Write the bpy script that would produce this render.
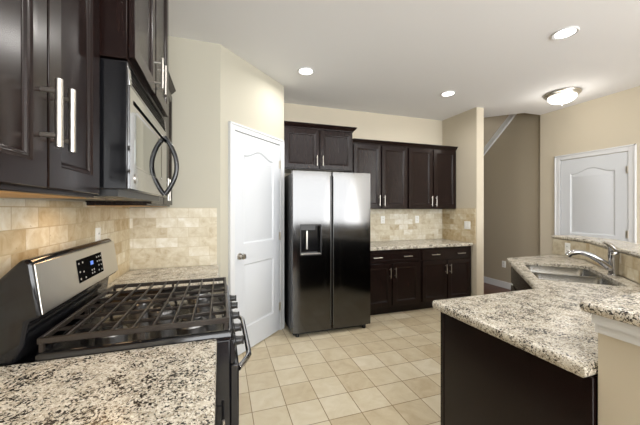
import bpy, bmesh, math, random
from mathutils import Vector, Matrix

for o in list(bpy.data.objects):
    bpy.data.objects.remove(o, do_unlink=True)
S = bpy.context.scene
C = S.collection
R = math.radians
random.seed(7)

# ------------------------------------------------------------------ camera
cam_d = bpy.data.cameras.new('camera')
cam = bpy.data.objects.new('camera', cam_d)
C.objects.link(cam)
cam.location = (0, 0, 1.40)
cam.rotation_euler = (R(90), 0, -R(18.35))
cam_d.sensor_width = 36
cam_d.lens = 300 / 640 * 36
cam_d.shift_y = -3.5 / 640
cam_d.clip_start = 0.02
S.camera = cam

# ------------------------------------------------------------------ light
W = bpy.data.worlds.new('world'); S.world = W; W.use_nodes = True
W.node_tree.nodes['Background'].inputs[0].default_value = (0.9, 0.95, 1.0, 1)
W.node_tree.nodes['Background'].inputs[1].default_value = 1.0
S.view_settings.view_transform = 'Standard'
S.view_settings.look = 'None'
S.view_settings.gamma = 1.0
S.view_settings.use_curve_mapping = False
S.view_settings.exposure = 0.0

def area(name, loc, rot, sx, sy, power, col=(1, 1, 1), spread=180):
    d = bpy.data.lights.new(name, 'AREA'); d.shape = 'RECTANGLE'
    d.size = sx; d.size_y = sy; d.energy = power; d.color = col; d.spread = R(spread)
    o = bpy.data.objects.new(name, d); C.objects.link(o)
    o.location = loc; o.rotation_euler = rot
    return o
# rear-window daylight as an added panel in the room, tilted up for ceiling fill
DAY = area('window_fill_panel', (2.2, -3.28, 1.78), (R(125), 0, 0), 5.0, 2.25, 320, (0.97, 0.985, 1.0))
# added fill panel by the right dining wall; no opening behind it
SIDE_FILL = area('side_fill', (4.28, -2.2, 1.55), (R(112), 0, R(90)), 3.2, 2.3, 100, (0.97, 0.985, 1.0))
CAN_POWER = 9
CAN_COL = (1.0, 0.97, 0.93)

# ------------------------------------------------------------------ helpers
def lin(r, g, b):
    f = lambda c: (c / 255 / 12.92) if c / 255 <= 0.04045 else ((c / 255 + 0.055) / 1.055) ** 2.4
    return (f(r), f(g), f(b), 1)

def bx(bm, x0, x1, y0, y1, z0, z1):
    vs = [bm.verts.new((x, y, z)) for x in (x0, x1) for y in (y0, y1) for z in (z0, z1)]
    for q in ((0, 1, 3, 2), (4, 6, 7, 5), (0, 4, 5, 1), (2, 3, 7, 6), (0, 2, 6, 4), (1, 5, 7, 3)):
        bm.faces.new([vs[i] for i in q])
    return vs

def box(*a):
    bm = bmesh.new(); bx(bm, *a); return bm

def prism(bm, poly, z0, z1, axis='z'):
    def P(p, t):
        if axis == 'z': return (p[0], p[1], t)
        if axis == 'x': return (t, p[0], p[1])
        return (p[0], t, p[1])
    a = [bm.verts.new(P(p, z0)) for p in poly]
    b = [bm.verts.new(P(p, z1)) for p in poly]
    n = len(poly)
    bm.faces.new(a); bm.faces.new(b)
    for i in range(n):
        bm.faces.new((a[i], a[(i + 1) % n], b[(i + 1) % n], b[i]))
    bmesh.ops.recalc_face_normals(bm, faces=bm.faces)

def tube(bm, pts, r, seg=10, closed=False):
    pts = [Vector(p) for p in pts]; n = len(pts)
    rr = r if isinstance(r, (list, tuple)) else [r] * n
    T = []
    for i in range(n):
        a = pts[(i - 1) % n] if closed else pts[max(i - 1, 0)]
        b = pts[(i + 1) % n] if closed else pts[min(i + 1, n - 1)]
        T.append((b - a).normalized())
    u = T[0].orthogonal().normalized()
    rings = []
    for i in range(n):
        u = (u - T[i] * u.dot(T[i])).normalized(); v = T[i].cross(u)
        rings.append([bm.verts.new(pts[i] + (u * math.cos(2 * math.pi * k / seg) + v * math.sin(2 * math.pi * k / seg)) * rr[i]) for k in range(seg)])
    m = n if closed else n - 1
    for i in range(m):
        A = rings[i]; B = rings[(i + 1) % n]
        for k in range(seg):
            bm.faces.new((A[k], A[(k + 1) % seg], B[(k + 1) % seg], B[k]))
    if not closed:
        bm.faces.new(rings[0][::-1]); bm.faces.new(rings[-1])

def lathe(bm, prof, c=(0, 0, 0), axis='z', seg=24):
    c = Vector(c); rings = []
    for (r, h) in prof:
        ring = []
        for k in range(seg):
            a = 2 * math.pi * k / seg; x, y = r * math.cos(a), r * math.sin(a)
            p = {'z': (x, y, h), 'y': (x, h, y), 'x': (h, x, y)}[axis]
            ring.append(bm.verts.new(c + Vector(p)))
        rings.append(ring)
    for i in range(len(rings) - 1):
        for k in range(seg):
            bm.faces.new((rings[i][k], rings[i][(k + 1) % seg], rings[i + 1][(k + 1) % seg], rings[i + 1][k]))
    bm.faces.new(rings[0]); bm.faces.new(rings[-1])

def offset_poly(pts, d):
    """inset a counter-clockwise outline by d"""
    n = len(pts); out = []
    for i in range(n):
        p0, p1, p2 = (Vector(pts[i - 1]), Vector(pts[i]), Vector(pts[(i + 1) % n]))
        e1 = (p1 - p0).normalized(); e2 = (p2 - p1).normalized()
        n1 = Vector((-e1.y, e1.x)); n2 = Vector((-e2.y, e2.x))
        m = n1 + n2
        if m.length < 1e-6: m = n1
        m.normalize()
        out.append(tuple(p1 + m * (d / max(0.4, m.dot(n1)))))
    return out

def panel_slab(bm, x0, x1, z0, z1, yf, th, outlines, rings):
    """slab whose front at y=yf has moulded panels; outlines are CCW in (x,z)"""
    yb = yf + th
    def loop(pts, y): return [bm.verts.new((p[0], y, p[1])) for p in pts]
    rect = [(x0, z0), (x1, z0), (x1, z1), (x0, z1)]
    F = loop(rect, yf); B = loop(rect, yb)
    bm.faces.new(B)
    for i in range(4): bm.faces.new((F[i], F[(i + 1) % 4], B[(i + 1) % 4], B[i]))
    edges = [bm.edges.get((F[i], F[(i + 1) % 4])) for i in range(4)]
    for ol in outlines:
        prev = loop(ol, yf)
        for i in range(len(prev)):
            edges.append(bm.edges.new((prev[i], prev[(i + 1) % len(prev)])))
        for (ins, dy) in rings:
            cur = loop(offset_poly(ol, ins), yf + dy)
            for i in range(len(cur)):
                j = (i + 1) % len(cur)
                bm.faces.new((prev[i], prev[j], cur[j], cur[i]))
            prev = cur
        bm.faces.new(prev)
    bmesh.ops.triangle_fill(bm, use_beauty=True, use_dissolve=False, edges=edges, normal=(0, -1, 0))
    bmesh.ops.recalc_face_normals(bm, faces=bm.faces)

def obj(name, bm, mat, parent=None, bevel=0, seg=2, smooth=True, angle=40, loc=None, rot=None):
    me = bpy.data.meshes.new(name)
    bmesh.ops.recalc_face_normals(bm, faces=bm.faces)
    bm.to_mesh(me); bm.free()
    if mat: me.materials.append(mat)
    o = bpy.data.objects.new(name, me); C.objects.link(o)
    if smooth:
        for p in me.polygons: p.use_smooth = True
        me.set_sharp_from_angle(angle=R(angle))
    if bevel:
        m = o.modifiers.new('bevel', 'BEVEL'); m.width = bevel; m.segments = seg
        m.limit_method = 'ANGLE'; m.angle_limit = R(40); m.use_clamp_overlap = True
    if parent: o.parent = parent
    if loc: o.location = loc
    if rot: o.rotation_euler = rot
    return o

def thing(name, label, cat, loc=(0, 0, 0), rotz=0, group=None):
    o = bpy.data.objects.new(name, None); C.objects.link(o)
    o.empty_display_size = 0.1
    o.location = loc; o.rotation_euler = (0, 0, rotz)
    o['label'] = label; o['category'] = cat
    if group: o['group'] = group
    return o

def tag(o, label, cat, group=None):
    o['label'] = label; o['category'] = cat
    if group: o['group'] = group
    return o

def struct(name, bm, m, parent=None, label=None, **k):
    o = obj(name, bm, m, parent, **k)
    if not parent: o['kind'] = 'structure'
    if label: o['label'] = label
    return o

# ------------------------------------------------------------------ materials
def mat(name, col, rough=0.5, metal=0.0, spec=0.5, emit=None, es=0, coat=0):
    m = bpy.data.materials.new(name); m.use_nodes = True
    b = m.node_tree.nodes['Principled BSDF']
    b.inputs['Base Color'].default_value = col
    b.inputs['Roughness'].default_value = rough
    b.inputs['Metallic'].default_value = metal
    b.inputs['Specular IOR Level'].default_value = spec
    b.inputs['Coat Weight'].default_value = coat
    b.inputs['Coat Roughness'].default_value = 0.1
    if emit:
        b.inputs['Emission Color'].default_value = emit
        b.inputs['Emission Strength'].default_value = es
    return m

def N(m, t, **kw):
    n = m.node_tree.nodes.new(t)
    for k, v in kw.items(): setattr(n, k, v)
    return n
def L(m, a, b): m.node_tree.links.new(a, b)
def BS(m): return m.node_tree.nodes['Principled BSDF']
def ramp(m, stops, interp='LINEAR'):
    r = N(m, 'ShaderNodeValToRGB'); r.color_ramp.interpolation = interp
    e = r.color_ramp.elements
    while len(e) < len(stops): e.new(0.5)
    for i, (p, c) in enumerate(stops): e[i].position = p; e[i].color = c
    return r
def noise(m, vec, scale, detail=4, rough=0.55, dist=0.0):
    n = N(m, 'ShaderNodeTexNoise')
    n.inputs['Scale'].default_value = scale; n.inputs['Detail'].default_value = detail
    n.inputs['Roughness'].default_value = rough; n.inputs['Distortion'].default_value = dist
    L(m, vec, n.inputs['Vector']); return n
def mix(m, fac, a, b, mode='MIX'):
    n = N(m, 'ShaderNodeMix', data_type='RGBA', blend_type=mode)
    for sock, v in ((n.inputs[0], fac), (n.inputs[6], a), (n.inputs[7], b)):
        if hasattr(v, 'is_linked'): L(m, v, sock)
        else: sock.default_value = v
    return n.outputs[2]
def bump(m, h, strength=0.2, dist=0.01):
    b = N(m, 'ShaderNodeBump'); b.inputs['Strength'].default_value = strength; b.inputs['Distance'].default_value = dist
    L(m, h, b.inputs['Height']); L(m, b.outputs[0], BS(m).inputs['Normal'])

def paint(name, col, rough=0.85):
    m = mat(name, col, rough, spec=0.3)
    tc = N(m, 'ShaderNodeTexCoord')
    n = noise(m, tc.outputs['Object'], 140, 3)
    bump(m, n.outputs[0], 0.06, 0.002)
    return m

M = {}
M['wall'] = paint('wall_paint', lin(203, 194, 175))
M['wall_pantry'] = paint('pantry_wall_dimmed', lin(186, 182, 167))  # wall paint darkened here to offset the strong light on these walls
M['stair_wall'] = paint('stair_wall_shaded', lin(174, 164, 145))  # wall paint with the stairwell shade put into its colour
M['ceiling'] = paint('ceiling_paint', lin(236, 237, 238))
M['white'] = mat('white_trim_paint', lin(218, 220, 222), 0.35)
M['door'] = mat('white_door_paint', lin(212, 216, 221), 0.38)
M['plate'] = mat('white_plastic', lin(240, 240, 236), 0.35)
M['plate_dark'] = mat('outlet_slots', lin(60, 58, 55), 0.5)

# espresso stained wood
def espresso(name, base=(0.0075, 0.0034, 0.0030, 1), hi=(0.014, 0.0066, 0.0055, 1), rough=0.25):
    m = mat(name, base, rough, spec=0.26)
    tc = N(m, 'ShaderNodeTexCoord'); mp = N(m, 'ShaderNodeMapping')
    mp.inputs['Scale'].default_value = (30, 30, 2.2)
    L(m, tc.outputs['Object'], mp.inputs[0])
    n = noise(m, mp.outputs[0], 2.0, 5, 0.6, 0.4)
    r = ramp(m, [(0.35, base), (0.7, hi)])
    L(m, n.outputs[0], r.inputs[0]); L(m, r.outputs[0], BS(m).inputs['Base Color'])
    return m
M['wood'] = espresso('espresso_wood')
M['tan'] = mat('maple_underside', lin(190, 148, 96), 0.55)
M['nickel'] = mat('brushed_nickel', (0.62, 0.59, 0.54, 1), 0.3, 1)
M['chrome'] = mat('chrome', (0.46, 0.46, 0.47, 1), 0.1, 1)
M['dark_nickel'] = mat('dark_nickel', (0.25, 0.24, 0.23, 1), 0.25, 1)

def steel(name, col, rough, sc=(2, 2, 200), var=0.04):
    m = mat(name, col, rough, 1)
    tc = N(m, 'ShaderNodeTexCoord'); mp = N(m, 'ShaderNodeMapping'); mp.inputs['Scale'].default_value = sc
    L(m, tc.outputs['Object'], mp.inputs[0])
    n = noise(m, mp.outputs[0], 3, 2)
    r = N(m, 'ShaderNodeMapRange'); r.inputs[3].default_value = rough - var; r.inputs[4].default_value = rough + var
    L(m, n.outputs[0], r.inputs[0]); L(m, r.outputs[0], BS(m).inputs['Roughness'])
    return m
M['steel'] = steel('fridge_steel', (0.098, 0.097, 0.096, 1), 0.12)
M['steel_edge'] = mat('steel_edge', (0.22, 0.22, 0.22, 1), 0.3, 1)
M['steel_panel'] = steel('range_steel', (0.56, 0.53, 0.48, 1), 0.3, (200, 2, 2))
M['sink_steel'] = steel('sink_steel', (0.36, 0.355, 0.34, 1), 0.25, (3, 3, 3))
M['mirror_steel'] = mat('mirror_steel', (0.40, 0.40, 0.40, 1), 0.07, 1)
M['black'] = mat('black_gloss', (0.006, 0.006, 0.007, 1), 0.12, spec=0.5)
M['black_satin'] = mat('black_satin', (0.012, 0.012, 0.012, 1), 0.35)
M['dark_gray'] = mat('dark_grey_plastic', (0.03, 0.03, 0.032, 1), 0.4)
M['iron'] = mat('cast_iron', (0.020, 0.0145, 0.011, 1), 0.34)
M['pane'] = mat('microwave_glass', (0.33, 0.345, 0.33, 1), 0.03, 1)
M['vent'] = mat('vent_black', (0.004, 0.004, 0.004, 1), 0.9, spec=0.0)
M['alu'] = mat('burner_aluminium', (0.32, 0.32, 0.32, 1), 0.3, 1)
M['window_glass'] = mat('dark_glass', (0.12, 0.125, 0.125, 1), 0.06, 1)
M['blue'] = mat('blue_display', (0.02, 0.05, 0.2, 1), 0.3, emit=(0.12, 0.3, 1, 1), es=.7)
M['icon'] = mat('panel_icons', (0.35, 0.34, 0.33, 1), 0.5)
M['lamp'] = mat('lamp_lens', (1, 1, 1, 1), 0.4, emit=(1, 0.95, 0.88, 1), es=9)
M['bowl'] = mat('frosted_bowl', (1, 1, 1, 1), 0.4, emit=(1, 0.96, 0.9, 1), es=2.4)
M['hood_lamp'] = mat('hood_lamp', (1, 1, 1, 1), 0.4, emit=(1, 0.66, 0.38, 1), es=14)

def granite(name):
    m = mat(name, (1, 1, 1, 1), 0.24, spec=0.4)
    tc = N(m, 'ShaderNodeTexCoord'); v = tc.outputs['Object']
    n1 = noise(m, v, 30, 5, 0.65, 0.8)
    r1 = ramp(m, [(0.30, lin(148, 139, 124)), (0.45, lin(194, 186, 170)), (0.60, lin(218, 212, 198)), (0.78, lin(188, 184, 176))])
    L(m, n1.outputs[0], r1.inputs[0])
    # grey-brown crystals
    n2 = noise(m, v, 100, 5, 0.7, 0.4)
    r2 = ramp(m, [(0.53, (0, 0, 0, 1)), (0.60, (1, 1, 1, 1))])
    L(m, n2.outputs[0], r2.inputs[0])
    c = mix(m, r2.outputs[0], r1.outputs[0], lin(128, 116, 98))
    # pale quartz flecks
    n5 = noise(m, v, 170, 2, 0.5)
    r5 = ramp(m, [(0.58, (0, 0, 0, 1)), (0.64, (1, 1, 1, 1))])
    L(m, n5.outputs[0], r5.inputs[0])
    c = mix(m, r5.outputs[0], c, lin(236, 232, 222))
    # black mica, in drifts
    n3 = noise(m, v, 130, 4, 0.6, 0.6); n4 = noise(m, v, 16, 2)
    ad = N(m, 'ShaderNodeMath', operation='MULTIPLY_ADD'); ad.inputs[1].default_value = 0.4
    L(m, n4.outputs[0], ad.inputs[0]); L(m, n3.outputs[0], ad.inputs[2])
    r3 = ramp(m, [(0.752, (0, 0, 0, 1)), (0.785, (1, 1, 1, 1))])
    L(m, ad.outputs[0], r3.inputs[0])
    c = mix(m, r3.outputs[0], c, lin(44, 40, 38))
    L(m, c, BS(m).inputs['Base Color'])
    return m
M['granite'] = granite('speckled_granite')

def tiles(name, w, h, off, mortar, stops, mcol, rough, phase=(0, 0), pit=0.5, nscale=9, uv=True, smooth=0.2):
    m = mat(name, (1, 1, 1, 1), rough, spec=0.4)
    tc = N(m, 'ShaderNodeTexCoord'); mp = N(m, 'ShaderNodeMapping')
    mp.inputs['Location'].default_value = (phase[0], phase[1], 0)
    L(m, tc.outputs['UV' if uv else 'Object'], mp.inputs[0])
    b = N(m, 'ShaderNodeTexBrick'); b.offset = off; b.squash = 1
    b.inputs['Scale'].default_value = 1; b.inputs['Brick Width'].default_value = w; b.inputs['Row Height'].default_value = h
    b.inputs['Mortar Size'].default_value = mortar; b.inputs['Mortar Smooth'].default_value = smooth
    b.inputs['Color1'].default_value = (0, 0, 0, 1); b.inputs['Color2'].default_value = (1, 1, 1, 1)
    b.inputs['Mortar'].default_value = (0.5, 0.5, 0.5, 1)
    L(m, mp.outputs[0], b.inputs['Vector'])
    n = noise(m, mp.outputs[0], nscale, 5, 0.6, 0.8)
    ad = N(m, 'ShaderNodeMath', operation='MULTIPLY_ADD'); ad.inputs[1].default_value = 0.55
    L(m, b.outputs['Color'], ad.inputs[0]); L(m, n.outputs[0], ad.inputs[2])
    sb = N(m, 'ShaderNodeMath', operation='SUBTRACT'); sb.inputs[1].default_value = 0.27
    L(m, ad.outputs[0], sb.inputs[0])
    r = ramp(m, stops); L(m, sb.outputs[0], r.inputs[0])
    c = r.outputs[0]
    if pit:
        n2 = noise(m, mp.outputs[0], 70, 3, 0.6)
        r2 = ramp(m, [(0.66, (0, 0, 0, 1)), (0.74, (pit, pit, pit, 1))]); L(m, n2.outputs[0], r2.inputs[0])
        c = mix(m, r2.outputs[0], c, lin(150, 126, 92))
    c = mix(m, b.outputs['Fac'], c, mcol)
    L(m, c, BS(m).inputs['Base Color'])
    inv = N(m, 'ShaderNodeMath', operation='SUBTRACT'); inv.inputs[0].default_value = 1
    L(m, b.outputs['Fac'], inv.inputs[1])
    bump(m, inv.outputs[0], 0.5, 0.004)
    return m
TRAV = [(0.10, lin(176, 160, 132)), (0.36, lin(202, 192, 168)), (0.60, lin(214, 207, 188)), (0.9, lin(232, 229, 219))]
M['travertine'] = tiles('travertine_tile', 0.166, 0.083, 0.5, 0.0022, TRAV, lin(196, 184, 158), 0.5, (0.02, 0.0), 0.7, 16)
TRAV2 = [(0.10, lin(172, 146, 104)), (0.38, lin(198, 180, 146)), (0.60, lin(210, 197, 168)), (0.9, lin(230, 224, 208))]  # same travertine, with the warm light mixed into its colour
M['travertine_warm_lit'] = tiles('travertine_tile_warm_lit', 0.166, 0.083, 0.5, 0.0022, TRAV2, lin(190, 172, 138), 0.5, (0.05, 0.0), 0.8, 16)
FL = [(0.15, lin(194, 177, 146)), (0.42, lin(207, 193, 164)), (0.62, lin(214, 202, 175)), (0.9, lin(223, 213, 190))]
M['floor_tile'] = tiles('beige_floor_tile', 0.239, 0.239, 0.0, 0.0032, FL, lin(150, 128, 96), 0.32, (-0.206 + 0.478, -2.107 + 2.39), 0.25, 7)

def hardwood():
    m = mat('brown_hardwood', (1, 1, 1, 1), 0.3)
    tc = N(m, 'ShaderNodeTexCoord'); b = N(m, 'ShaderNodeTexBrick')
    b.inputs['Scale'].default_value = 1; b.inputs['Brick Width'].default_value = 1.1; b.inputs['Row Height'].default_value = 0.1
    b.inputs['Mortar Size'].default_value = 0.001
    b.inputs['Color1'].default_value = lin(104, 62, 40); b.inputs['Color2'].default_value = lin(84, 48, 32); b.inputs['Mortar'].default_value = lin(40, 24, 16)
    L(m, tc.outputs['UV'], b.inputs['Vector']); L(m, b.outputs['Color'], BS(m).inputs['Base Color'])
    return m
M['hardwood'] = hardwood()

# ------------------------------------------------------------------ room dimensions
CZ = 2.86                       # ceiling
XL, XR = -0.706, 4.72           # left wall, far right wall
YP = 2.80                       # short wall where the left counter ends
YB = 4.07                       # back wall behind the fridge
XS = 3.48                       # stub wall beside the back cabinets
YR = -4.0                       # dining end, behind the camera
SQ = math.sqrt(0.5)

def quad_uv(name, pts, uvs, m, thick=None):
    """flat surface with metric UVs; pts as given order"""
    bm = bmesh.new(); uvl = bm.loops.layers.uv.new('UVMap')
    f = bm.faces.new([bm.verts.new(p) for p in pts])
    for l, u in zip(f.loops, uvs): l[uvl].uv = u
    if thick:
        n = Vector(thick)
        ret = bmesh.ops.extrude_face_region(bm, geom=[f])
        vs = [g for g in ret['geom'] if isinstance(g, bmesh.types.BMVert)]
        bmesh.ops.translate(bm, verts=vs, vec=n)
        # side faces keep the edge uvs through the extrusion
    return struct(name, bm, m, smooth=False)

def flat_poly(name, poly, z, m, th=0.06):
    pts = [(p[0], p[1], z) for p in poly]
    return quad_uv(name, pts, poly, m, (0, 0, -th))

flat_poly('floor', [(XL - .1, -0.45), (3.62, -0.45), (3.62, 4.2), (XL - .1, 4.2)], 0, M['floor_tile'])
flat_poly('floor_dining', [(XL - .1, YR - .1), (XR + .1, YR - .1), (XR + .1, -0.45), (XL - .1, -0.45)], 0, M['hardwood'])
flat_poly('floor_hall', [(3.62, -0.45), (XR + .1, -0.45), (XR + .1, 5.8), (3.62, 5.8)], 0, M['hardwood'])

bm = bmesh.new()
prism(bm, [(XL - .1, YR - .1), (XR + .1, YR - .1), (XR + .1, 3.35), (4.385, 3.35), (4.0, 3.72), (3.62, 4.1), (3.62, 4.22), (XL - .1, 4.22)], CZ, CZ + 0.22)
struct('ceiling', bm, M['ceiling'], smooth=False)

struct('wall_left', box(XL - .12, XL, YR, YP + .1, 0, CZ), M['wall'], smooth=False)
struct('wall_pantry', box(XL - .12, 0.0, YP, YP + .12, 0, CZ), M['wall_pantry'], smooth=False)
sd = 0.716
bm = bmesh.new()
# diagonal pantry wall and the return towards the fridge, as one corner piece
prism(bm, [(0, YP), (sd, YP + sd), (sd, YB), (sd - .12, YB), (sd - .12, YP + sd + .05), (-.05, YP + .12)], 0, CZ)
struct('wall_diagonal', bm, M['wall_pantry'], smooth=False)
struct('wall_back', box(sd - .12, 3.61, YB, YB + .12, 0, CZ), M['wall'], smooth=False)
struct('wall_stub', box(XS, 3.61, 3.37, YB, 0, CZ), M['wall'], smooth=False)
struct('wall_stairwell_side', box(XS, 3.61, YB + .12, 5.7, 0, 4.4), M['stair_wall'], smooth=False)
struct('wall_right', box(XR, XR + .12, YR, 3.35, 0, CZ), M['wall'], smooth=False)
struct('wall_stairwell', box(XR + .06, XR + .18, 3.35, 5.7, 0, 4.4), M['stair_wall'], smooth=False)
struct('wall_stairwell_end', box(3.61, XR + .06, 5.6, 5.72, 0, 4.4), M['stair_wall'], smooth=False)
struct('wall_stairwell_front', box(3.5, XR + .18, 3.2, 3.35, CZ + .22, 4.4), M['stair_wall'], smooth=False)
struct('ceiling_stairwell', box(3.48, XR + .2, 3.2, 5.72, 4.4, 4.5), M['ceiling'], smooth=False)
# sloping stair soffit above the stairwell, with its white skirt on the wall
sl = lambda y: 2.52 - 0.885 * (y - 4.47)
bm = bmesh.new()
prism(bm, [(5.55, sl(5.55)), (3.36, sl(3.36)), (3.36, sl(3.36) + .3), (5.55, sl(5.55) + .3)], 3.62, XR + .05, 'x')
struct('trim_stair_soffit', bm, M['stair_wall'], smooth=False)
bm = bmesh.new()
prism(bm, [(5.55, sl(5.55) - .115), (3.36, sl(3.36) - .115), (3.36, sl(3.36) + .01), (5.55, sl(5.55) + .01)], XR + .02, XR + .06, 'x')
struct('trim_stair_skirt', bm, M['white'], smooth=False)

# rear (dining) wall behind the camera, with a broad window over an added dark reflection board
WX0, WX1, WZ0, WZ1 = -0.1, 4.5, 0.92, 2.58
bm = bmesh.new()
bx(bm, XL, XR, YR - .12, YR, 0, WZ0); bx(bm, XL, XR, YR - .12, YR, WZ1, CZ)
bx(bm, XL, WX0, YR - .12, YR, WZ0, WZ1); bx(bm, WX1, XR, YR - .12, YR, WZ0, WZ1)
struct('wall_rear', bm, M['wall'], smooth=False)
struct('trim_rear_reflection', box(XL, XR, YR, YR + .03, 0, .9), M['wood'], smooth=False)  # unseen dark board, added to darken the fridge's lower reflection
bm = bmesh.new()
for x in (WX0 + .03, WX1 - .03): bx(bm, x - .03, x + .03, YR + .04, YR + .08, WZ0, WZ1)
for z in (WZ0 + .025, 1.58, WZ1 - .025): bx(bm, WX0, WX1, YR + .04, YR + .08, z - .025, z + .025)
struct('window_1', bm, M['white'], smooth=False)

# baseboards
def baseboard(name, x0, x1, y0, y1):
    struct(name, box(x0, x1, y0, y1, 0, 0.115), M['white'], bevel=.004)
baseboard('baseboard_right', XR - .014, XR, 3.13, 3.35)
baseboard('baseboard_stairwell', XR + .045, XR + .06, 3.352, 5.6)
baseboard('baseboard_stub', XS - .002, 3.612, 3.355, 3.37)
bm = bmesh.new()
for a, b in ((0.0, .088), (.98, 1.005)):
    vs = bx(bm, a, b, -.014, 0, 0, .115)
struct('baseboard_diagonal', bm, M['white'], loc=(0, YP, 0), rot=(0, 0, R(45)))

# ------------------------------------------------------------------ doors
def arched(x0, x1, z0, z1, rise):
    pts = [(x0, z0), (x1, z0)]
    n = 22
    for i in range(n + 1):
        t = 1 - i / n
        k = min(1, max(0, (t - .06) / .88))
        pts.append((x0 + (x1 - x0) * t, z1 + rise * (0.5 - 0.5 * math.cos(2 * math.pi * k))))
    return pts
RINGS = [(.005, .004), (.014, .010), (.020, .010), (.048, .002)]

def house_door(name, loc, rotz, cw, lx0, lx1, ltop, knob_x, label, knob_z=.95):
    d = bpy.data.objects.new(name, None); C.objects.link(d)
    d.location = loc; d.rotation_euler = (0, 0, rotz); d['kind'] = 'structure'; d['label'] = label
    bm = bmesh.new()
    w = lx1 - lx0
    st = .125 if w > .7 else .115
    panel_slab(bm, lx0, lx1, .012, ltop, -.014, .013,
               [arched(lx0 + st, lx1 - st, 1.06, ltop - .205, .065),
                [(lx0 + st, .24), (lx1 - st, .24), (lx1 - st, .86), (lx0 + st, .86)]], RINGS)
    obj('door_leaf', bm, M['door'], d, angle=25)
    bm = bmesh.new()
    o0, o1, ot = lx0 - cw, lx1 + cw, ltop + cw
    g = .006
    # casing profile: stepped boards either side and on top
    for (a, b, c, e, dep) in ((o0, lx0 - g, 0, ot, .022), (lx1 + g, o1, 0, ot, .022), (lx0 - g, lx1 + g, ltop + g, ot, .022)):
        bx(bm, a, b, -dep, 0, c, e)
    bx(bm, o0, o0 + .018, -.030, -.018, 0, ot); bx(bm, o1 - .018, o1, -.030, -.018, 0, ot); bx(bm, o0, o1, -.030, -.018, ot - .018, ot)
    obj('door_casing', bm, M['white'], d, bevel=.003)
    for z in (.28, 1.09, ltop - .22):
        bm = bmesh.new(); tube(bm, [(lx1 + .002, -.020, z - .045), (lx1 + .002, -.020, z + .045)], .0075, 8)
        bx(bm, lx1 - .022, lx1, -.0165, -.013, z - .045, z + .045)
        obj('hinge', bm, M['nickel'], d)
    bm = bmesh.new()
    lathe(bm, [(.0, -.004), (.032, -.004), (.032, -.010), (.013, -.014), (.011, -.035), (.024, -.042), (.029, -.055), (.024, -.068), (.0, -.072)], (knob_x, -.010, knob_z), 'y', 20)
    obj('door_knob', bm, M['nickel'], d)
    return d
house_door('door_1', (0, YP, 0), R(45), .072, .165, .905, 2.13, .228, 'white arched-panel pantry door between the tiled wall and refrigerator')
house_door('door_2', (XR, 3.126, 0), R(-90), .078, .08, .84, 2.10, .15, 'white arched-panel door on the beige wall behind the raised bar')

# ------------------------------------------------------------------ tile backsplashes (on the walls)
Z0, Z1 = 0.90, 1.415
def splash(name, p0, p1, z0, z1, nrm, m, u0=0):
    (x0, y0), (x1, y1) = p0, p1
    ln = math.hypot(x1 - x0, y1 - y0)
    pts = [(x0, y0, z0), (x1, y1, z0), (x1, y1, z1), (x0, y0, z1)]
    uv = [(u0, z0 - .91), (u0 + ln, z0 - .91), (u0 + ln, z1 - .91), (u0, z1 - .91)]
    return quad_uv(name, pts, uv, m, (nrm[0] * .008, nrm[1] * .008, 0))
splash('wall_left_backsplash', (XL, -.6), (XL, YP), Z0, 1.437, (1, 0), M['travertine_warm_lit'])
splash('wall_pantry_backsplash', (XL + .008, YP), (-.03, YP), Z0, 1.41, (0, -1), M['travertine'], .04)
splash('wall_back_backsplash', (1.66, YB), (XS, YB), Z0, 1.41, (0, -1), M['travertine'], .07)
splash('wall_stub_backsplash', (XS, YB), (XS, 3.39), Z0, 1.41, (-1, 0), M['travertine_warm_lit'], .02)

# ------------------------------------------------------------------ cabinets
def pull(parent, p, ln, vertical=True, r=.006, off=.034):
    """bar pull on two posts; p = centre on the door face (x, y_face, z)"""
    x, y, z = p; bm = bmesh.new()
    if vertical:
        tube(bm, [(x, y - off, z - ln / 2), (x, y - off, z + ln / 2)], r, 10)
        for s in (-1, 1): tube(bm, [(x, y, z + s * ln * .33), (x, y - off, z + s * ln * .33)], r * .75, 8)
    else:
        tube(bm, [(x - ln / 2, y - off, z), (x + ln / 2, y - off, z)], r, 10)
        for s in (-1, 1): tube(bm, [(x + s * ln * .33, y, z), (x + s * ln * .33, y - off, z)], r * .75, 8)
    return obj('handle', bm, M['nickel'], parent)

DOOR_RINGS = [(.004, .003), (.010, .0035), (.016, .010), (.020, .0105)]
def cab_door(parent, x0, x1, z0, z1, hx, hz, ln=.155, r=.006, name='cabinet_door'):
    bm = bmesh.new(); f = .056
    panel_slab(bm, x0, x1, z0, z1, -.021, .0205, [[(x0 + f, z0 + f), (x1 - f, z0 + f), (x1 - f, z1 - f), (x0 + f, z1 - f)]], DOOR_RINGS)
    d = obj(name, bm, M['wood'], parent, bevel=.002, seg=1, angle=20)
    pull(d, (hx, -.021, hz), ln, True, r)
    return d

def crown(parent, w, d, h, left=True, right=True, size=.055):
    """crown moulding that flares out over the front and the open ends; local cabinet coordinates"""
    prof = [(0, 0), (.006, 0), (.010, .012), (.030, .030), (.040, size - .012), (.046, size - .010), (.046, size)]
    bm = bmesh.new(); rows = []
    for (o, z) in prof:
        xl = -o if left else 0; xr = w + o if right else w
        rows.append([bm.verts.new(p) for p in ((xl, d, h + z), (xl, -.001 - o, h + z), (xr, -.001 - o, h + z), (xr, d, h + z))])
    for a, b in zip(rows, rows[1:]):
        for i in range(3): bm.faces.new((a[i], a[i + 1], b[i + 1], b[i]))
    bm.faces.new(rows[-1])
    bm.faces.new(rows[0])
    bm.faces.new([r[0] for r in rows] + []) if False else None
    for idx in ((0, 3),):
        for a, b in zip(rows, rows[1:]): bm.faces.new((a[3], a[0], b[0], b[3]))
    return obj('crown_moulding', bm, M['wood'], parent, angle=25)

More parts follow.
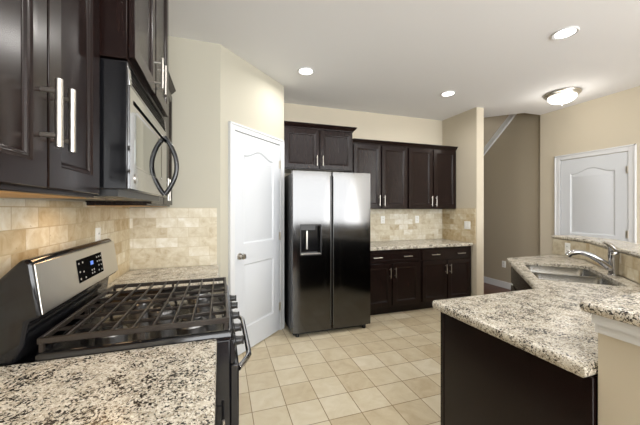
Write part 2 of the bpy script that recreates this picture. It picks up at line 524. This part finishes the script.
def wall_cabinet(label, w, d, h, loc, rotz, ndoors=2, pull_len=.155, r=.006, cl=True, cr=True, size=.055, under=True, stile=.02, group=None, hz=.105, gap=.011):
    t = thing('wall_cabinet', label, 'cabinet', loc, rotz, group)
    obj('carcass', box(0, w, 0, d, 0, h), M['wood'], t, bevel=.002, seg=1)
    if under:
        obj('underside', box(.012, w - .012, .018, d - .002, -.0025, .001), M['tan'], t)['label'] = 'natural maple underside'
    dw = (w - 2 * stile * .5) / ndoors
    for i in range(ndoors):
        x0 = stile * .5 + i * dw + (.004 if i == 0 else gap); x1 = stile * .5 + (i + 1) * dw - (.004 if i == ndoors - 1 else gap)
        hx = (x1 - .028) if i % 2 == 0 else (x0 + .028)
        cab_door(t, x0, x1, .012, h - .012, hx, .012 + hz, pull_len, r)
    if size: crown(t, w, d, h, cl, cr, size)
    return t

def base_cabinet(label, w, d, loc, rotz, drawer=True, h=.865, doors=2, group=None, panel=None):
    t = thing('base_cabinet', label, 'cabinet', loc, rotz, group)
    bm = bmesh.new(); bx(bm, 0, w, 0, d, .105, h); bx(bm, 0, w, .07, d, 0, .11)
    obj('carcass', bm, M['wood'], t, bevel=.002, seg=1)
    zt = h - .025
    if drawer:
        z0 = zt - .135; f = .022
        bm = bmesh.new(); panel_slab(bm, .02, w - .02, z0, zt, -.021, .0205, [[(.02 + f, z0 + f), (w - .02 - f, z0 + f), (w - .02 - f, zt - f), (.02 + f, zt - f)]], [(.006, .003), (.012, .003)])
        dr = obj('drawer', bm, M['wood'], t, bevel=.002, seg=1, angle=20)
        for k in (.25, .75): pull(dr, (w * k, -.021, (z0 + zt) / 2), .13, False, .0055)
        zt = z0 - .02
    dw = (w - .03) / doors
    for i in range(doors):
        x0 = .015 + i * dw + .008; x1 = .015 + (i + 1) * dw - .008
        hx = (x1 - .03) if i % 2 == 0 else (x0 + .03)
        cab_door(t, x0, x1, .125, zt, hx, zt - .12, .13, .0055)
    return t

# left run: local x runs along +Y, fronts face +X
XU = -0.405   # face frame of the 12in uppers (door face .021 proud)
wall_cabinet('dark wood upper cabinet with two long bar pulls, left of the microwave', .66, XU - XL, .93, (XU, .54, 1.437), R(90), 2, .155, .0075, False, False, hz=.17, gap=.004)
wall_cabinet('tall dark wood upper cabinet directly above the microwave', .755, -.31 - XL, .80, (-.31, 1.207, 1.925), R(90), 2, .14, .006, True, True, size=.055, hz=.09, under=False)
wall_cabinet('dark wood upper cabinet in the corner beyond the microwave', .83, XU - XL - .003, .93, (XU, 1.965, 1.42), R(90), 2, .155, .006, False, False)
base_cabinet('dark wood base cabinet under the near left granite counter', 1.5, .66, (-.045, -.30, 0), R(90), True, doors=3)
base_cabinet('dark wood base cabinet under the far left counter beside pantry', .815, .655, (-.045, 1.98, 0), R(90), True)

# back run, fronts face -Y
YU = 3.765
xa, xm, xb = 1.715, 2.596, 3.476
wall_cabinet('dark wood upper cabinet with two doors right next to the refrigerator cabinet', xm - xa - .001, YB - YU, .905, (xa, YU, 1.40), 0, 2, .15, .005, False, False, under=False)
wall_cabinet('dark wood upper cabinet with two doors against the beige stub wall', xb - xm - .001, YB - YU, .905, (xm, YU, 1.40), 0, 2, .15, .005, False, False, under=False)
wall_cabinet('short deep dark wood cabinet above the refrigerator', .935, YB - 3.63, .515, (.722, 3.63, 1.895), 0, 2, .13, .005, False, True, size=.06, under=False, hz=.10)
base_cabinet('dark wood base cabinet with drawer beside the refrigerator', xm - xa + .02, .60, (xa - .022, YB - .605, 0), 0)
base_cabinet('dark wood base cabinet with drawer against the stub wall', xb - xm - .001, .60, (xm, YB - .605, 0), 0)

# ------------------------------------------------------------------ worktops
def rounded(poly, r, idx=None, n=5):
    out = []; m = len(poly)
    for i in range(m):
        p0, p1, p2 = Vector(poly[i - 1]), Vector(poly[i]), Vector(poly[(i + 1) % m])
        if idx is not None and i not in idx: out.append(tuple(p1)); continue
        a = (p0 - p1).normalized(); b = (p2 - p1).normalized()
        ang = a.angle(b); tl = r / math.tan(ang / 2)
        s = p1 + a * tl; e = p1 + b * tl
        for k in range(n + 1):
            t = k / n
            out.append(tuple(s * (1 - t) ** 2 + p1 * 2 * t * (1 - t) + e * t * t))
    return out
def slab(name, label, poly, z0, z1, bev=.012, hole=None):
    bm = bmesh.new()
    if not hole: prism(bm, poly, z0, z1)
    else:
        # hand-rounded (bullnose) outer edge; the sink cut-out keeps a square polished edge
        prof = [(.010, z0), (.002, z0 + .008), (0, z0 + .016), (0, z1 - .018), (.0025, z1 - .009), (.008, z1 - .003), (.017, z1)]
        rows = [[bm.verts.new((p[0], p[1], z)) for p in offset_poly(poly, d)] for (d, z) in prof]
        n = len(poly)
        for A, B in zip(rows, rows[1:]):
            for i in range(n):
                bm.faces.new((A[i], A[(i + 1) % n], B[(i + 1) % n], B[i]))
        h0 = [bm.verts.new((p[0], p[1], z0)) for p in hole]; h1 = [bm.verts.new((p[0], p[1], z1)) for p in hole]
        k = len(hole)
        for i in range(k): bm.faces.new((h0[i], h0[(i + 1) % k], h1[(i + 1) % k], h1[i]))
        for ring, hl in ((rows[0], h0), (rows[-1], h1)):
            edges = [bm.edges.get((r[i], r[(i + 1) % len(r)])) for r in (ring, hl) for i in range(len(r))]
            bmesh.ops.triangle_fill(bm, use_beauty=True, edges=edges, normal=(0, 0, 1))
        bev = 0
    o = obj(name, bm, M['granite'], bevel=bev, seg=3)
    return tag(o, label, 'countertop')
ZC = .91
slab('countertop', 'speckled granite counter in the near left corner, in front of the range', [(XL + .009, -.45), (-.013, -.45), (-.013, 1.207), (XL + .009, 1.207)], .866, ZC, .01)
slab('countertop', 'small granite counter between the range and the pantry wall', rounded([(XL + .009, 1.977), (-.013, 1.977), (-.013, YP - .009), (XL + .009, YP - .009)], .03, [2]), .866, ZC, .01)
slab('countertop', 'long granite counter under the upper cabinets beside the refrigerator', [(1.69, 3.42), (3.47, 3.42), (3.47, YB - .009), (1.69, YB - .009)], .866, ZC, .01)

def AB(a, b): return ((a + b) * SQ, (a - b) * SQ)     # diagonal sink frame -> room x, y
def rrect(a0, a1, b0, b1, r, n=6):
    return rounded([AB(a0, b0), AB(a0, b1), AB(a1, b1), AB(a1, b0)], r, None, n)
SA0, SA1, SB0, SB1 = 2.56, 3.32, .425, .89
pen = rounded([(1.078, .628), (2.03, .628), (3.32, 1.925), (3.475, 2.28), (2.74, 2.28), (1.87, 1.35), (1.078, 1.35)], .022, [4, 6])
slab('countertop', 'granite peninsula counter with the double sink cut into it', pen, .866, ZC, .017, rrect(SA0, SA1, SB0, SB1, .04))

# raised bar on its low wall
slab('bar_top', 'raised granite bar ledge along the back of the sink counter',
     rounded([(1.08, .652), (1.08, .38), (2.165, .38), (3.575, 1.79), (3.76, 2.29), (3.50, 2.37), (3.33, 1.93), (2.055, .652)], .022, [0, 1, 4, 5]), 1.075, 1.11, .015)
PW = [(1.13, .622), (1.13, .47), (2.122, .47), (3.47, 1.838), (3.66, 2.32), (3.50, 2.345), (3.345, 1.927), (2.04, .622)]
bm = bmesh.new(); prism(bm, PW, 0, 1.0745)
struct('wall_peninsula', bm, M['wall'], smooth=False)
bm = bmesh.new()
prism(bm, [(1.100, .622), (1.100, .448), (2.132, .448), (3.492, 1.808), (3.675, 2.29), (3.50, 2.345), (3.345, 1.927), (2.04, .622)], 1.045, 1.0745)
prism(bm, [(1.115, .622), (1.115, .459), (2.127, .459), (3.481, 1.813), (3.665, 2.29), (3.50, 2.345), (3.345, 1.927), (2.04, .622)], 1.015, 1.046)
struct('trim_bar', bm, M['white'], smooth=False)
splash('wall_peninsula_backsplash', (2.040, .624), (3.343, 1.929), .912, 1.073, (-SQ, SQ), M['travertine_warm_lit'], .03)
nn = Vector((-.418, .161)).normalized()
splash('wall_peninsula_backsplash', (3.343, 1.929), (3.50, 2.343), .912, 1.073, (-.934, .356), M['travertine'], .03)

# peninsula cabinets
t = thing('peninsula_cabinet', 'dark wood peninsula cabinet with plain end panel facing the range', 'cabinet', (1.88, 1.313, 0), R(180))
bm = bmesh.new(); bx(bm, 0, .745, 0, .685, .105, .865); bx(bm, 0, .745, .07, .685, 0, .11)
obj('carcass', bm, M['wood'], t)
bm = bmesh.new(); bx(bm, .745, .763, -.004, .685, 0, .865); obj('end_panel', bm, M['wood'], t, bevel=.002, seg=1)
bm = bmesh.new(); bx(bm, .763, .766, -.004, .02, 0, .865); obj('end_stile', bm, M['wood'], t, bevel=.001, seg=1)
cab_door(t, .03, .37, .125, .84, .34, .70, .13, .0055); cab_door(t, .38, .72, .125, .84, .41, .70, .13, .0055)

ang = math.atan2(1.33 - 2.28, 1.87 - 2.74)
t = thing('sink_cabinet', 'dark wood corner cabinet beneath the double sink', 'cabinet', (2.731, 2.209, 0), ang)
bm = bmesh.new(); bx(bm, .03, 1.18, 0, .012, .105, .865); bx(bm, .03, 1.18, .07, .10, 0, .11)
obj('carcass', bm, M['wood'], t, bevel=.002, seg=1)
cab_door(t, .05, .60, .125, .66, .57, .55, .13, .0055); cab_door(t, .61, 1.16, .125, .66, .64, .55, .13, .0055)
bm = bmesh.new(); bx(bm, .05, 1.16, -.021, -.001, .69, .84); obj('false_drawer_front', bm, M['wood'], t, bevel=.002)

# ------------------------------------------------------------------ sink
t = thing('kitchen_sink', 'stainless steel double bowl sink set in the granite', 'sink', (0, 0, 0))
def bowl(a0, a1, b0, b1, depth):
    bm = bmesh.new(); zt = .888
    def loop(pts, z): return [bm.verts.new((p[0], p[1], z)) for p in pts]
    rows = [loop(rrect(a0 - .012, a1 + .012, b0 - .012, b1 + .012, .07), zt), loop(rrect(a0, a1, b0, b1, .06), zt),
            loop(rrect(a0 + .012, a1 - .012, b0 + .012, b1 - .012, .055), zt - depth + .03), loop(rrect(a0 + .045, a1 - .045, b0 + .045, b1 - .045, .04), zt - depth)]
    for A, B in zip(rows, rows[1:]):
        for i in range(len(A)):
            j = (i + 1) % len(A); bm.faces.new((A[i], A[j], B[j], B[i]))
    bm.faces.new(rows[-1])
    return bm
am = 2.935
b1 = obj('bowl', bowl(SA0 + .016, am - .013, SB0 + .016, SB1 - .016, .18), M['sink_steel'], t, angle=60)
b2 = obj('bowl', bowl(am + .013, SA1 - .016, SB0 + .016, SB1 - .016, .20), M['sink_steel'], t, angle=60)
for p, a, z in ((b1, (SA0 + am) / 2, .708), (b2, (SA1 + am) / 2, .688)):
    bm = bmesh.new(); x, y = AB(a, .645); lathe(bm, [(.0, .001), (.02, .001), (.038, .004), (.042, .001), (.042, 0)], (x, y, z), 'z', 20)
    obj('drain', bm, M['chrome'], p)

# ------------------------------------------------------------------ faucet
fx, fy = AB(2.955, .945)
t = thing('faucet', 'chrome single lever kitchen faucet behind the double sink', 'faucet', (fx, fy, ZC))
sdv = Vector((-SQ, SQ, 0))                      # towards the sink bowl
bm = bmesh.new()
lathe(bm, [(.0, 0), (.036, 0), (.036, .007), (.030, .012), (.029, .05), (.030, .11), (.033, .150), (.031, .172), (.022, .186), (.0, .190)], (0, 0, 0), 'z', 24)
obj('body', bm, M['chrome'], t)
bm = bmesh.new()
pts = []; rad = []
for k in range(17):
    q = k / 16
    s_ = .0 + .255 * q
    z = .040 + .118 * math.sin(min(1, q / .80) * math.pi / 2) ** 1.1 - max(0, q - .80) ** 2 * .35
    pts.append(sdv * s_ + Vector((0, 0, z))); rad.append(.026 - .008 * min(1, q * 1.3) + (.004 if q > .86 else 0))
pts.append(pts[-1] + sdv * .016 + Vector((0, 0, -.020))); rad.append(.0185)
tube(bm, pts, rad, 14)
obj('spout', bm, M['chrome'], t)
bm = bmesh.new()
hd = Vector((-.80, .05, 0)).normalized()
pts = [Vector((0, 0, .165)), Vector((0, 0, .192)) + hd * .008, Vector((0, 0, .222)) + hd * .035, Vector((0, 0, .240)) + hd * .075, Vector((0, 0, .252)) + hd * .115]
tube(bm, pts, [.030, .028, .018, .012, .009], 12)
obj('lever', bm, M['chrome'], t)

# ------------------------------------------------------------------ range
RW = .762
t = thing('gas_range', 'black and stainless gas range with cast iron grates', 'stove', (.035, 1.2105, 0), R(90))
bm = bmesh.new(); bx(bm, 0, RW, .0, .70, .035, .895)
obj('body', bm, M['black'], t, bevel=.004)
for x in (.05, RW - .05):
    for y in (.06, .62):
        bm = bmesh.new(); lathe(bm, [(.0, 0), (.02, 0), (.015, .036), (.0, .036)], (x, y, 0), 'z', 12); obj('foot', bm, M['dark_gray'], t)
# cooktop tray with raised rim
bm = bmesh.new()
def rl(x0, x1, y0, y1, z, r):
    return [bm.verts.new((p[0], p[1], z)) for p in rounded([(x0, y0), (x1, y0), (x1, y1), (x0, y1)], r, None, 5)]
rows = [rl(0, RW, -.012, .612, .893, .02), rl(0, RW, -.012, .612, .922, .02), rl(.006, RW - .006, -.006, .606, .929, .02), rl(.02, RW - .02, .008, .595, .929, .03), rl(.035, RW - .035, .025, .580, .914, .03)]
for A, B in zip(rows, rows[1:]):
    for i in range(len(A)):
        j = (i + 1) % len(A); bm.faces.new((A[i], A[j], B[j], B[i]))
bm.faces.new(rows[-1]); bm.faces.new(rows[0])
obj('cooktop', bm, M['black'], t, angle=50)
# burners
for (x, y, r) in ((.17, .15, .045), (.17, .44, .036), (.59, .15, .05), (.59, .44, .036), (.38, .30, .04)):
    bm = bmesh.new(); lathe(bm, [(.0, .914), (r + .018, .914), (r + .014, .922), (r, .926), (r * .95, .936), (.0, .936)], (x, y, 0), 'z', 24)
    b = obj('burner', bm, M['alu'], t)
    bm = bmesh.new(); lathe(bm, [(.0, .936), (r * .9, .936), (r * .92, .942), (r * .8, .946), (.0, .947)], (x, y, 0), 'z', 24)
    obj('burner_cap', bm, M['black_satin'], b)['label'] = 'black burner cap'
# grates: two frames of square bars
def bar(bm, p, q, w=.0075, h=.014):
    p, q = Vector(p), Vector(q); d = (q - p).normalized(); s = Vector((-d.y, d.x, 0)) * w / 2
    up = Vector((0, 0, h / 2))
    vs = [bm.verts.new(e + a * s + b * up) for e in (p, q) for a in (-1, 1) for b in (-1, 1)]
    for f in ((0, 1, 3, 2), (4, 6, 7, 5), (0, 4, 5, 1), (2, 3, 7, 6), (0, 2, 6, 4), (1, 5, 7, 3)): bm.faces.new([vs[i] for i in f])
gz = .966
for (x0, x1) in ((.012, .378), (.384, .75)):
    bm = bmesh.new(); y0, y1 = .008, .600
    for y in (y0, y1): bar(bm, (x0, y, gz), (x1, y, gz), .012, .020)
    for x in (x0 + .005, x1 - .005):
        outer = x < .1 or x > .7
        bar(bm, (x, y0, gz), (x, y1, gz), .012 if outer else .006, .020 if outer else .012)
    g = obj('grate', bm, M['iron'], t, bevel=.002, seg=1)
    for k in range(1, 9):
        y = y0 + (y1 - y0) * k / 9
        bm = bmesh.new(); bar(bm, (x0, y, gz), (x1, y, gz)); obj('grate_bar', bm, M['iron'], g, bevel=.002, seg=1)
    for xx in (x0 + .12, x0 + .245):
        bm = bmesh.new(); bar(bm, (xx, y0, gz - .006), (xx, y1, gz - .006)); obj('grate_bar', bm, M['iron'], g, bevel=.002, seg=1)
    for x in (x0 + .008, x1 - .008):
        for y in (y0 + .005, .30, y1 - .005):
            bm = bmesh.new(); bx(bm, x - .006, x + .006, y - .006, y + .006, .9135, gz - .008); obj('grate_foot', bm, M['iron'], g)
# backguard: slanted profile, extruded along the width
prof = [(.735, .90), (.66, .90), (.635, .955), (.625, 1.03), (.588, 1.045), (.612, 1.225), (.626, 1.236), (.645, 1.236), (.735, 1.14)]
bm = bmesh.new(); prism(bm, prof, 0.002, RW - .002, 'x')
bgd = obj('backguard', bm, M['black'], t, bevel=.012, seg=3)
# stainless face on the slant
tilt = math.atan2(.612 - .588, 1.225 - 1.045)
def on_panel(bm, u0, u1, v0, v1, d0, d1):
    o = Vector((0, .588, 1.045)); vd = Vector((0, math.sin(tilt), math.cos(tilt))); nd = Vector((0, -math.cos(tilt), math.sin(tilt)))
    vs = [bm.verts.new(o + Vector((u, 0, 0)) + vd * v + nd * d) for u in (u0, u1) for d in (d0, d1) for v in (v0, v1)]
    for q in ((0, 1, 3, 2), (4, 6, 7, 5), (0, 4, 5, 1), (2, 3, 7, 6), (0, 2, 6, 4), (1, 5, 7, 3)): bm.faces.new([vs[i] for i in q])
bm = bmesh.new(); on_panel(bm, .006, RW + .004, .008, .178, -.002, .004)
obj('steel_fascia', bm, M['steel_panel'], t, bevel=.003)['label'] = 'stainless steel fascia of the backguard'
bm = bmesh.new(); on_panel(bm, .285, .555, .045, .142, .002, .0055)
cp = obj('control_panel', bm, M['vent'], t, bevel=.003)
bm = bmesh.new(); on_panel(bm, .415, .445, .100, .117, .005, .0062); obj('clock_display', bm, M['blue'], cp)
for (u, v) in ((.40, .125), (.43, .125), (.40, .09), (.43, .085), (.40, .06), (.44, .058), (.50, .062), (.52, .062), (.50, .076), (.52, .076), (.56, .125), (.58, .125), (.60, .125), (.56, .105), (.58, .105), (.60, .103), (.57, .085), (.595, .083), (.565, .062), (.595, .06)):
    u = .285 + (u - .385) * 1.19
    bm = bmesh.new(); on_panel(bm, u - .005, u + .005, v - .0035, v + .0035, .005, .0058)
    obj('button_mark', bm, M['icon'], cp, smooth=False)
# front: control strip, knobs, oven door, drawer
bm = bmesh.new(); prism(bm, [(0, .80), (-.012, .80), (-.022, .82), (-.014, .893), (0, .893)], .002, RW - .002, 'x')
obj('knob_strip', bm, M['black'], t, bevel=.003)
for x in (.075, .215, .38, .545, .687):
    bm = bmesh.new(); lathe(bm, [(.0, -.016), (.024, -.016), (.024, -.022), (.019, -.026), (.016, -.050), (.0, -.052)], (x, 0, .857), 'y', 18)
    bx(bm, x - .004, x + .004, -.057, -.048, .840, .874)
    obj('knob', bm, M['black_satin'], t)
bm = bmesh.new(); bx(bm, .004, RW - .004, -.034, 0, .205, .795); od = obj('oven_door', bm, M['black'], t, bevel=.006)
bm = bmesh.new(); bx(bm, .12, RW - .12, -.0365, -.033, .36, .66); obj('oven_window', bm, M['window_glass'], od, bevel=.003)
bm = bmesh.new(); pts = []
for k in range(21):
    q = k / 20; pts.append((.05 + (RW - .10) * q, -.034 - .052 * min(1, math.sin(math.pi * q) * 2.1) ** .8, .755))
tube(bm, pts, .012, 12); obj('handle', bm, M['chrome'], od)
bm = bmesh.new(); bx(bm, .004, RW - .004, -.03, 0, .045, .195); obj('storage_drawer', bm, M['black'], t, bevel=.006)

# ------------------------------------------------------------------ microwave
MW = .768
t = thing('microwave', 'stainless over-range microwave with bowed black handle', 'microwave', (-.33, 1.2035, 1.468), R(90))
MH = .448
obj('body', box(0, MW, -.0225, -.335 - XL, 0, MH), M['black'], t, bevel=.004)
# bottom lip and lamp
bm = bmesh.new(); yb_ = -.345 - XL
for a in ((.01, .25, .01, yb_), (.47, MW - .01, .01, yb_), (.25, .47, .01, .12), (.25, .47, .19, yb_)): bx(bm, *a, -.024, .0)
obj('bottom_plate', bm, M['black_satin'], t)
bm = bmesh.new(); bx(bm, .252, .468, .122, .188, -.006, -.001); obj('cooktop_lamp', bm, M['hood_lamp'], t)
# door
dz0, dz1 = .004, MH - .085
bm = bmesh.new()
panel_slab(bm, .002, MW - .02, dz0, dz1, -.030, .0072, [rounded([(.06, .085), (.60, .085), (.60, .295), (.06, .295)], .03)], [(.003, .002), (.006, .002)])
dr = obj('microwave_door', bm, M['mirror_steel'], t, angle=25)
bm = bmesh.new(); bx(bm, .072, .588, -.0285, -.0275, .097, .283); obj('microwave_window', bm, M['pane'], dr)
bm = bmesh.new(); bx(bm, .045, MW - .05, -.0315, -.029, dz1 - .052, dz1 - .038); obj('door_trim', bm, M['vent'], dr)
bm = bmesh.new(); lathe(bm, [(0, -.030), (.017, -.030), (.017, -.033), (.012, -.033), (.012, -.0325), (0, -.0325)], (.075, 0, .045), 'y', 24); obj('badge', bm, M['nickel'], dr)
bm = bmesh.new(); pts = []; rad = []
for k in range(25):
    q = k / 24; pts.append((.685, -.030 - .062 * math.sin(math.pi * q) ** .85, .012 + (dz1 - .035) * q)); rad.append(.0125)
tube(bm, pts, rad, 10); obj('handle', bm, M['black'], dr)
# vent grille on top
bm = bmesh.new(); prism(bm, [(0, MH - .082), (-.030, MH - .082), (-.022, MH - .002), (0, MH - .002)], .002, MW - .02, 'x')
gr = obj('vent_grille', bm, M['mirror_steel'], t, bevel=.002)
for k in range(5):
    z = MH - .072 + k * .0135; y = -.030 + .008 * (z - (MH - .082)) / .08
    bm = bmesh.new(); bx(bm, .03, MW - .05, y - .0012, y + .004, z, z + .0065); obj('vent_slot_shade', bm, M['vent'], gr)  # black bars standing in for the shade inside the louvres

# ------------------------------------------------------------------ refrigerator
FW = .93
t = thing('refrigerator', 'stainless side-by-side refrigerator with ice dispenser', 'refrigerator', (.740, 3.15, 0))
obj('body', box(.004, FW - .004, .075, .80, .03, 1.795), M['black_satin'], t, bevel=.004)
def fdoor(x0, x1, hole=None):
    """convex stainless door, optional rectangular recess"""
    bm = bmesh.new(); z0, z1 = .055, 1.815; th = .068
    xs = [x0 + (x1 - x0) * k / 12 for k in range(13)]; zs = [z0, z1]
    if hole:
        xs = sorted(set(xs + [hole[0], hole[1]])); zs = [z0, hole[2], hole[3], z1]
    xc, hw = (x0 + x1) / 2, (x1 - x0) / 2
    yf = lambda x: .006 * abs((x - xc) / hw) ** 2.5
    V = {(i, j): bm.verts.new((x, yf(x), z)) for i, x in enumerate(xs) for j, z in enumerate(zs)}
    for i in range(len(xs) - 1):
        for j in range(len(zs) - 1):
            if hole and xs[i] >= hole[0] - 1e-6 and xs[i + 1] <= hole[1] + 1e-6 and j == 1: continue
            bm.faces.new((V[i, j], V[i + 1, j], V[i + 1, j + 1], V[i, j + 1]))
    n = len(xs) - 1; m = len(zs) - 1
    a, b, c, d = [bm.verts.new(p) for p in ((x0, th, z0), (x1, th, z0), (x1, th, z1), (x0, th, z1))]
    bm.faces.new((a, b, c, d))
    bm.faces.new([V[i, 0] for i in range(n + 1)] + [b, a]); bm.faces.new([V[i, m] for i in range(n + 1)] + [c, d])
    bm.faces.new([V[0, j] for j in range(m + 1)] + [d, a]); bm.faces.new([V[n, j] for j in range(m + 1)] + [c, b])
    return bm
H = (.085, .315, .905, 1.222)
d1 = obj('refrigerator_door', fdoor(0, .440, H), M['steel'], t, angle=30)
d2 = obj('refrigerator_door', fdoor(.458, FW, None), M['steel'], t, angle=30)
bm = bmesh.new()   # recessed niche
x0, x1, z0, z1 = H; D = .058
vs = bx(bm, x0 - .001, x1 + .001, .003, D, z0 - .001, z1 + .001)
bm.faces.ensure_lookup_table()
f = min(bm.faces, key=lambda f: f.calc_center_median().y); bm.faces.remove(f)
dp = obj('dispenser', bm, M['black'], d1, smooth=False)
bm = bmesh.new()
for (a, b, c, e) in ((x0 - .006, x1 + .006, z1 - .004, z1 + .012), (x0 - .006, x1 + .006, z0 - .012, z0 + .004), (x0 - .006, x0 + .004, z0, z1), (x1 - .004, x1 + .006, z0, z1)):
    bx(bm, a, b, -.003, .010, c, e)
obj('dispenser_bezel', bm, M['dark_gray'], dp, bevel=.002)
bm = bmesh.new(); bx(bm, x0 + .002, x1 - .06, .006, .05, z1 - .055, z1 - .002); obj('dispenser_controls', bm, M['dark_gray'], dp, bevel=.004)
bm = bmesh.new(); bx(bm, x0 + .068, x0 + .090, .028, .042, z0 + .05, z1 - .06); obj('dispenser_paddle', bm, M['nickel'], dp, bevel=.004)
bm = bmesh.new(); bx(bm, x0, x1, -.006, .05, z0, z0 + .008); obj('drip_tray', bm, M['nickel'], dp, bevel=.002)
bm = bmesh.new(); bx(bm, .430, .436, -.006, .02, .10, 1.77); obj('handle', bm, M['steel_edge'], d1, bevel=.002)
bm = bmesh.new(); bx(bm, .460, .466, -.006, .02, .10, 1.77); obj('handle', bm, M['steel_edge'], d2, bevel=.002)
bm = bmesh.new()   # tiny raised maker's lettering strip: seven small strokes
for k in range(7):
    xx = .822 + k * .0095; bx(bm, xx, xx + .006, .0015 + .004 * k / 6, .010, 1.770, 1.779)
obj('badge', bm, M['plate'], d2)
obj('toe_grille', box(.02, FW - .02, .085, .12, .008, .06), M['black_satin'], t)
for x in (.06, FW - .06):
    bm = bmesh.new(); lathe(bm, [(.0, 0), (.022, 0), (.022, .02), (.012, .056), (0, .056)], (x, .055, 0), 'z', 12); obj('foot', bm, M['black_satin'], t)
for x in (.06, FW - .06):
    bm = bmesh.new(); bx(bm, x - .03, x + .03, .01, .12, 1.795, 1.825); obj('hinge_cover', bm, M['black_satin'], t, bevel=.006)

# ------------------------------------------------------------------ outlets
def outlet(label, loc, rotz, kind='outlet'):
    t = thing('wall_outlet' if kind == 'outlet' else 'light_switch', label, 'outlet' if kind == 'outlet' else 'light switch', loc, rotz)
    w = .036 if kind == 'outlet' else .058
    obj('cover_plate', box(-w, w, -.006, 0, -.058, .058), M['plate'], t, bevel=.004)
    if kind == 'outlet':
        for s in (-1, 1):
            bm = bmesh.new(); lathe(bm, [(0, -.006), (.017, -.006), (.016, -.0085), (0, -.0085)], (0, 0, s * .021), 'y', 16); k = obj('socket', bm, M['plate'], t)
            bm = bmesh.new(); bx(bm, -.008, -.005, -.0092, -.0084, s * .021 - .003, s * .021 + .007); bx(bm, .005, .008, -.0092, -.0084, s * .021 - .003, s * .021 + .007)
            obj('slots', bm, M['plate_dark'], k)
    else:
        for s in (-1, 1):
            bm = bmesh.new(); bx(bm, s * .027 - .016, s * .027 + .016, -.010, -.005, -.033, .033); obj('rocker', bm, M['plate'], t, bevel=.002)
    return t
outlet('white duplex outlet on the back tiles, nearer the refrigerator', (2.36, YB - .008, 1.235), 0)
outlet('white duplex outlet on the back tiles, nearer the stub wall', (2.98, YB - .008, 1.235), 0)
outlet('white double switch plate on the tiled stub wall', (XS - .008, 3.53, 1.16), R(-90), 'switch')
outlet('white outlet on left tiles just past the range backguard', (XL + .008, 2.12, 1.23), R(90))
outlet('white outlet low on the shaded stairwell wall', (XR + .06, 4.03, .42), R(-90))
outlet('small outlet on the tile under the end of the raised bar', (3.412, 2.139, .99), math.atan2(-.934, -.356))

# ------------------------------------------------------------------ ceiling lights
def can(x, y, label):
    t = thing('recessed_light', label, 'ceiling light', (x, y, CZ), 0, 'recessed ceiling lights')
    bm = bmesh.new(); lathe(bm, [(.068, -.0005), (.092, -.0005), (.094, -.004), (.088, -.010), (.070, -.006)], (0, 0, 0), 'z', 32)
    bmesh.ops.delete(bm, geom=[f for f in bm.faces if len(f.verts) > 4], context='FACES')
    obj('trim_ring', bm, M['white'], t)
    bm = bmesh.new(); lathe(bm, [(.0, -.001), (.070, -.001), (.070, -.0055), (.0, -.0085)], (0, 0, 0), 'z', 32)
    obj('lens', bm, M['lamp'], t)
    d = bpy.data.lights.new('can_lamp', 'AREA'); d.shape = 'DISK'; d.size = .14; d.energy = CAN_POWER; d.color = CAN_COL; d.spread = R(165)
    o = bpy.data.objects.new('can_lamp', d); C.objects.link(o); o.parent = t; o.location = (0, 0, -.014)
can(.858, 3.06, 'recessed ceiling light in front of the refrigerator')
can(2.73, 3.09, 'recessed ceiling light in front of the back upper cabinets')
can(2.71, 1.72, 'recessed ceiling light above the sink corner')
can(.86, 1.72, 'recessed ceiling light above the middle of the kitchen floor')
can(.86, -1.2, 'added unseen ceiling light over the dining end, range side')  # this lamp and the next are unseen extras added to the lighting
can(2.71, -1.2, 'added unseen ceiling light over the dining end, door side')

t = thing('flush_ceiling_light', 'brushed nickel flush ceiling light with frosted glass bowl', 'ceiling light', (4.08, 2.625, CZ))
bm = bmesh.new(); lathe(bm, [(.0, 0), (.180, 0), (.192, -.010), (.186, -.026), (.172, -.032), (.168, -.044), (.150, -.050), (.0, -.050)], (0, 0, 0), 'z', 40); obj('metal_pan', bm, M['nickel'], t)
bm = bmesh.new(); lathe(bm, [(.148, -.046), (.150, -.054)] + [(.150 * math.cos(a), -.054 - .078 * math.sin(a)) for a in [k * math.pi / 16 for k in range(1, 8)]] + [(.0, -.132)], (0, 0, 0), 'z', 40); obj('glass_bowl', bm, M['bowl'], t)
bm = bmesh.new(); lathe(bm, [(.0, -.133), (.016, -.135), (.016, -.140), (.008, -.146), (.009, -.154), (.0, -.160)], (0, 0, 0), 'z', 16); obj('finial', bm, M['nickel'], t)
d = bpy.data.lights.new('bowl_lamp', 'POINT'); d.energy = 5; d.color = (1, .94, .85); d.shadow_soft_size = .1
o = bpy.data.objects.new('bowl_lamp', d); C.objects.link(o); o.parent = t; o.location = (0, 0, -.26)

# warm lamp under the microwave
d = bpy.data.lights.new('hood_lamp', 'AREA'); d.shape = 'RECTANGLE'; d.size = .18; d.size_y = .04; d.energy = .5; d.color = (1, .66, .34)
o = bpy.data.objects.new('hood_lamp', d); C.objects.link(o); o.location = (-.485, 1.563, 1.44)
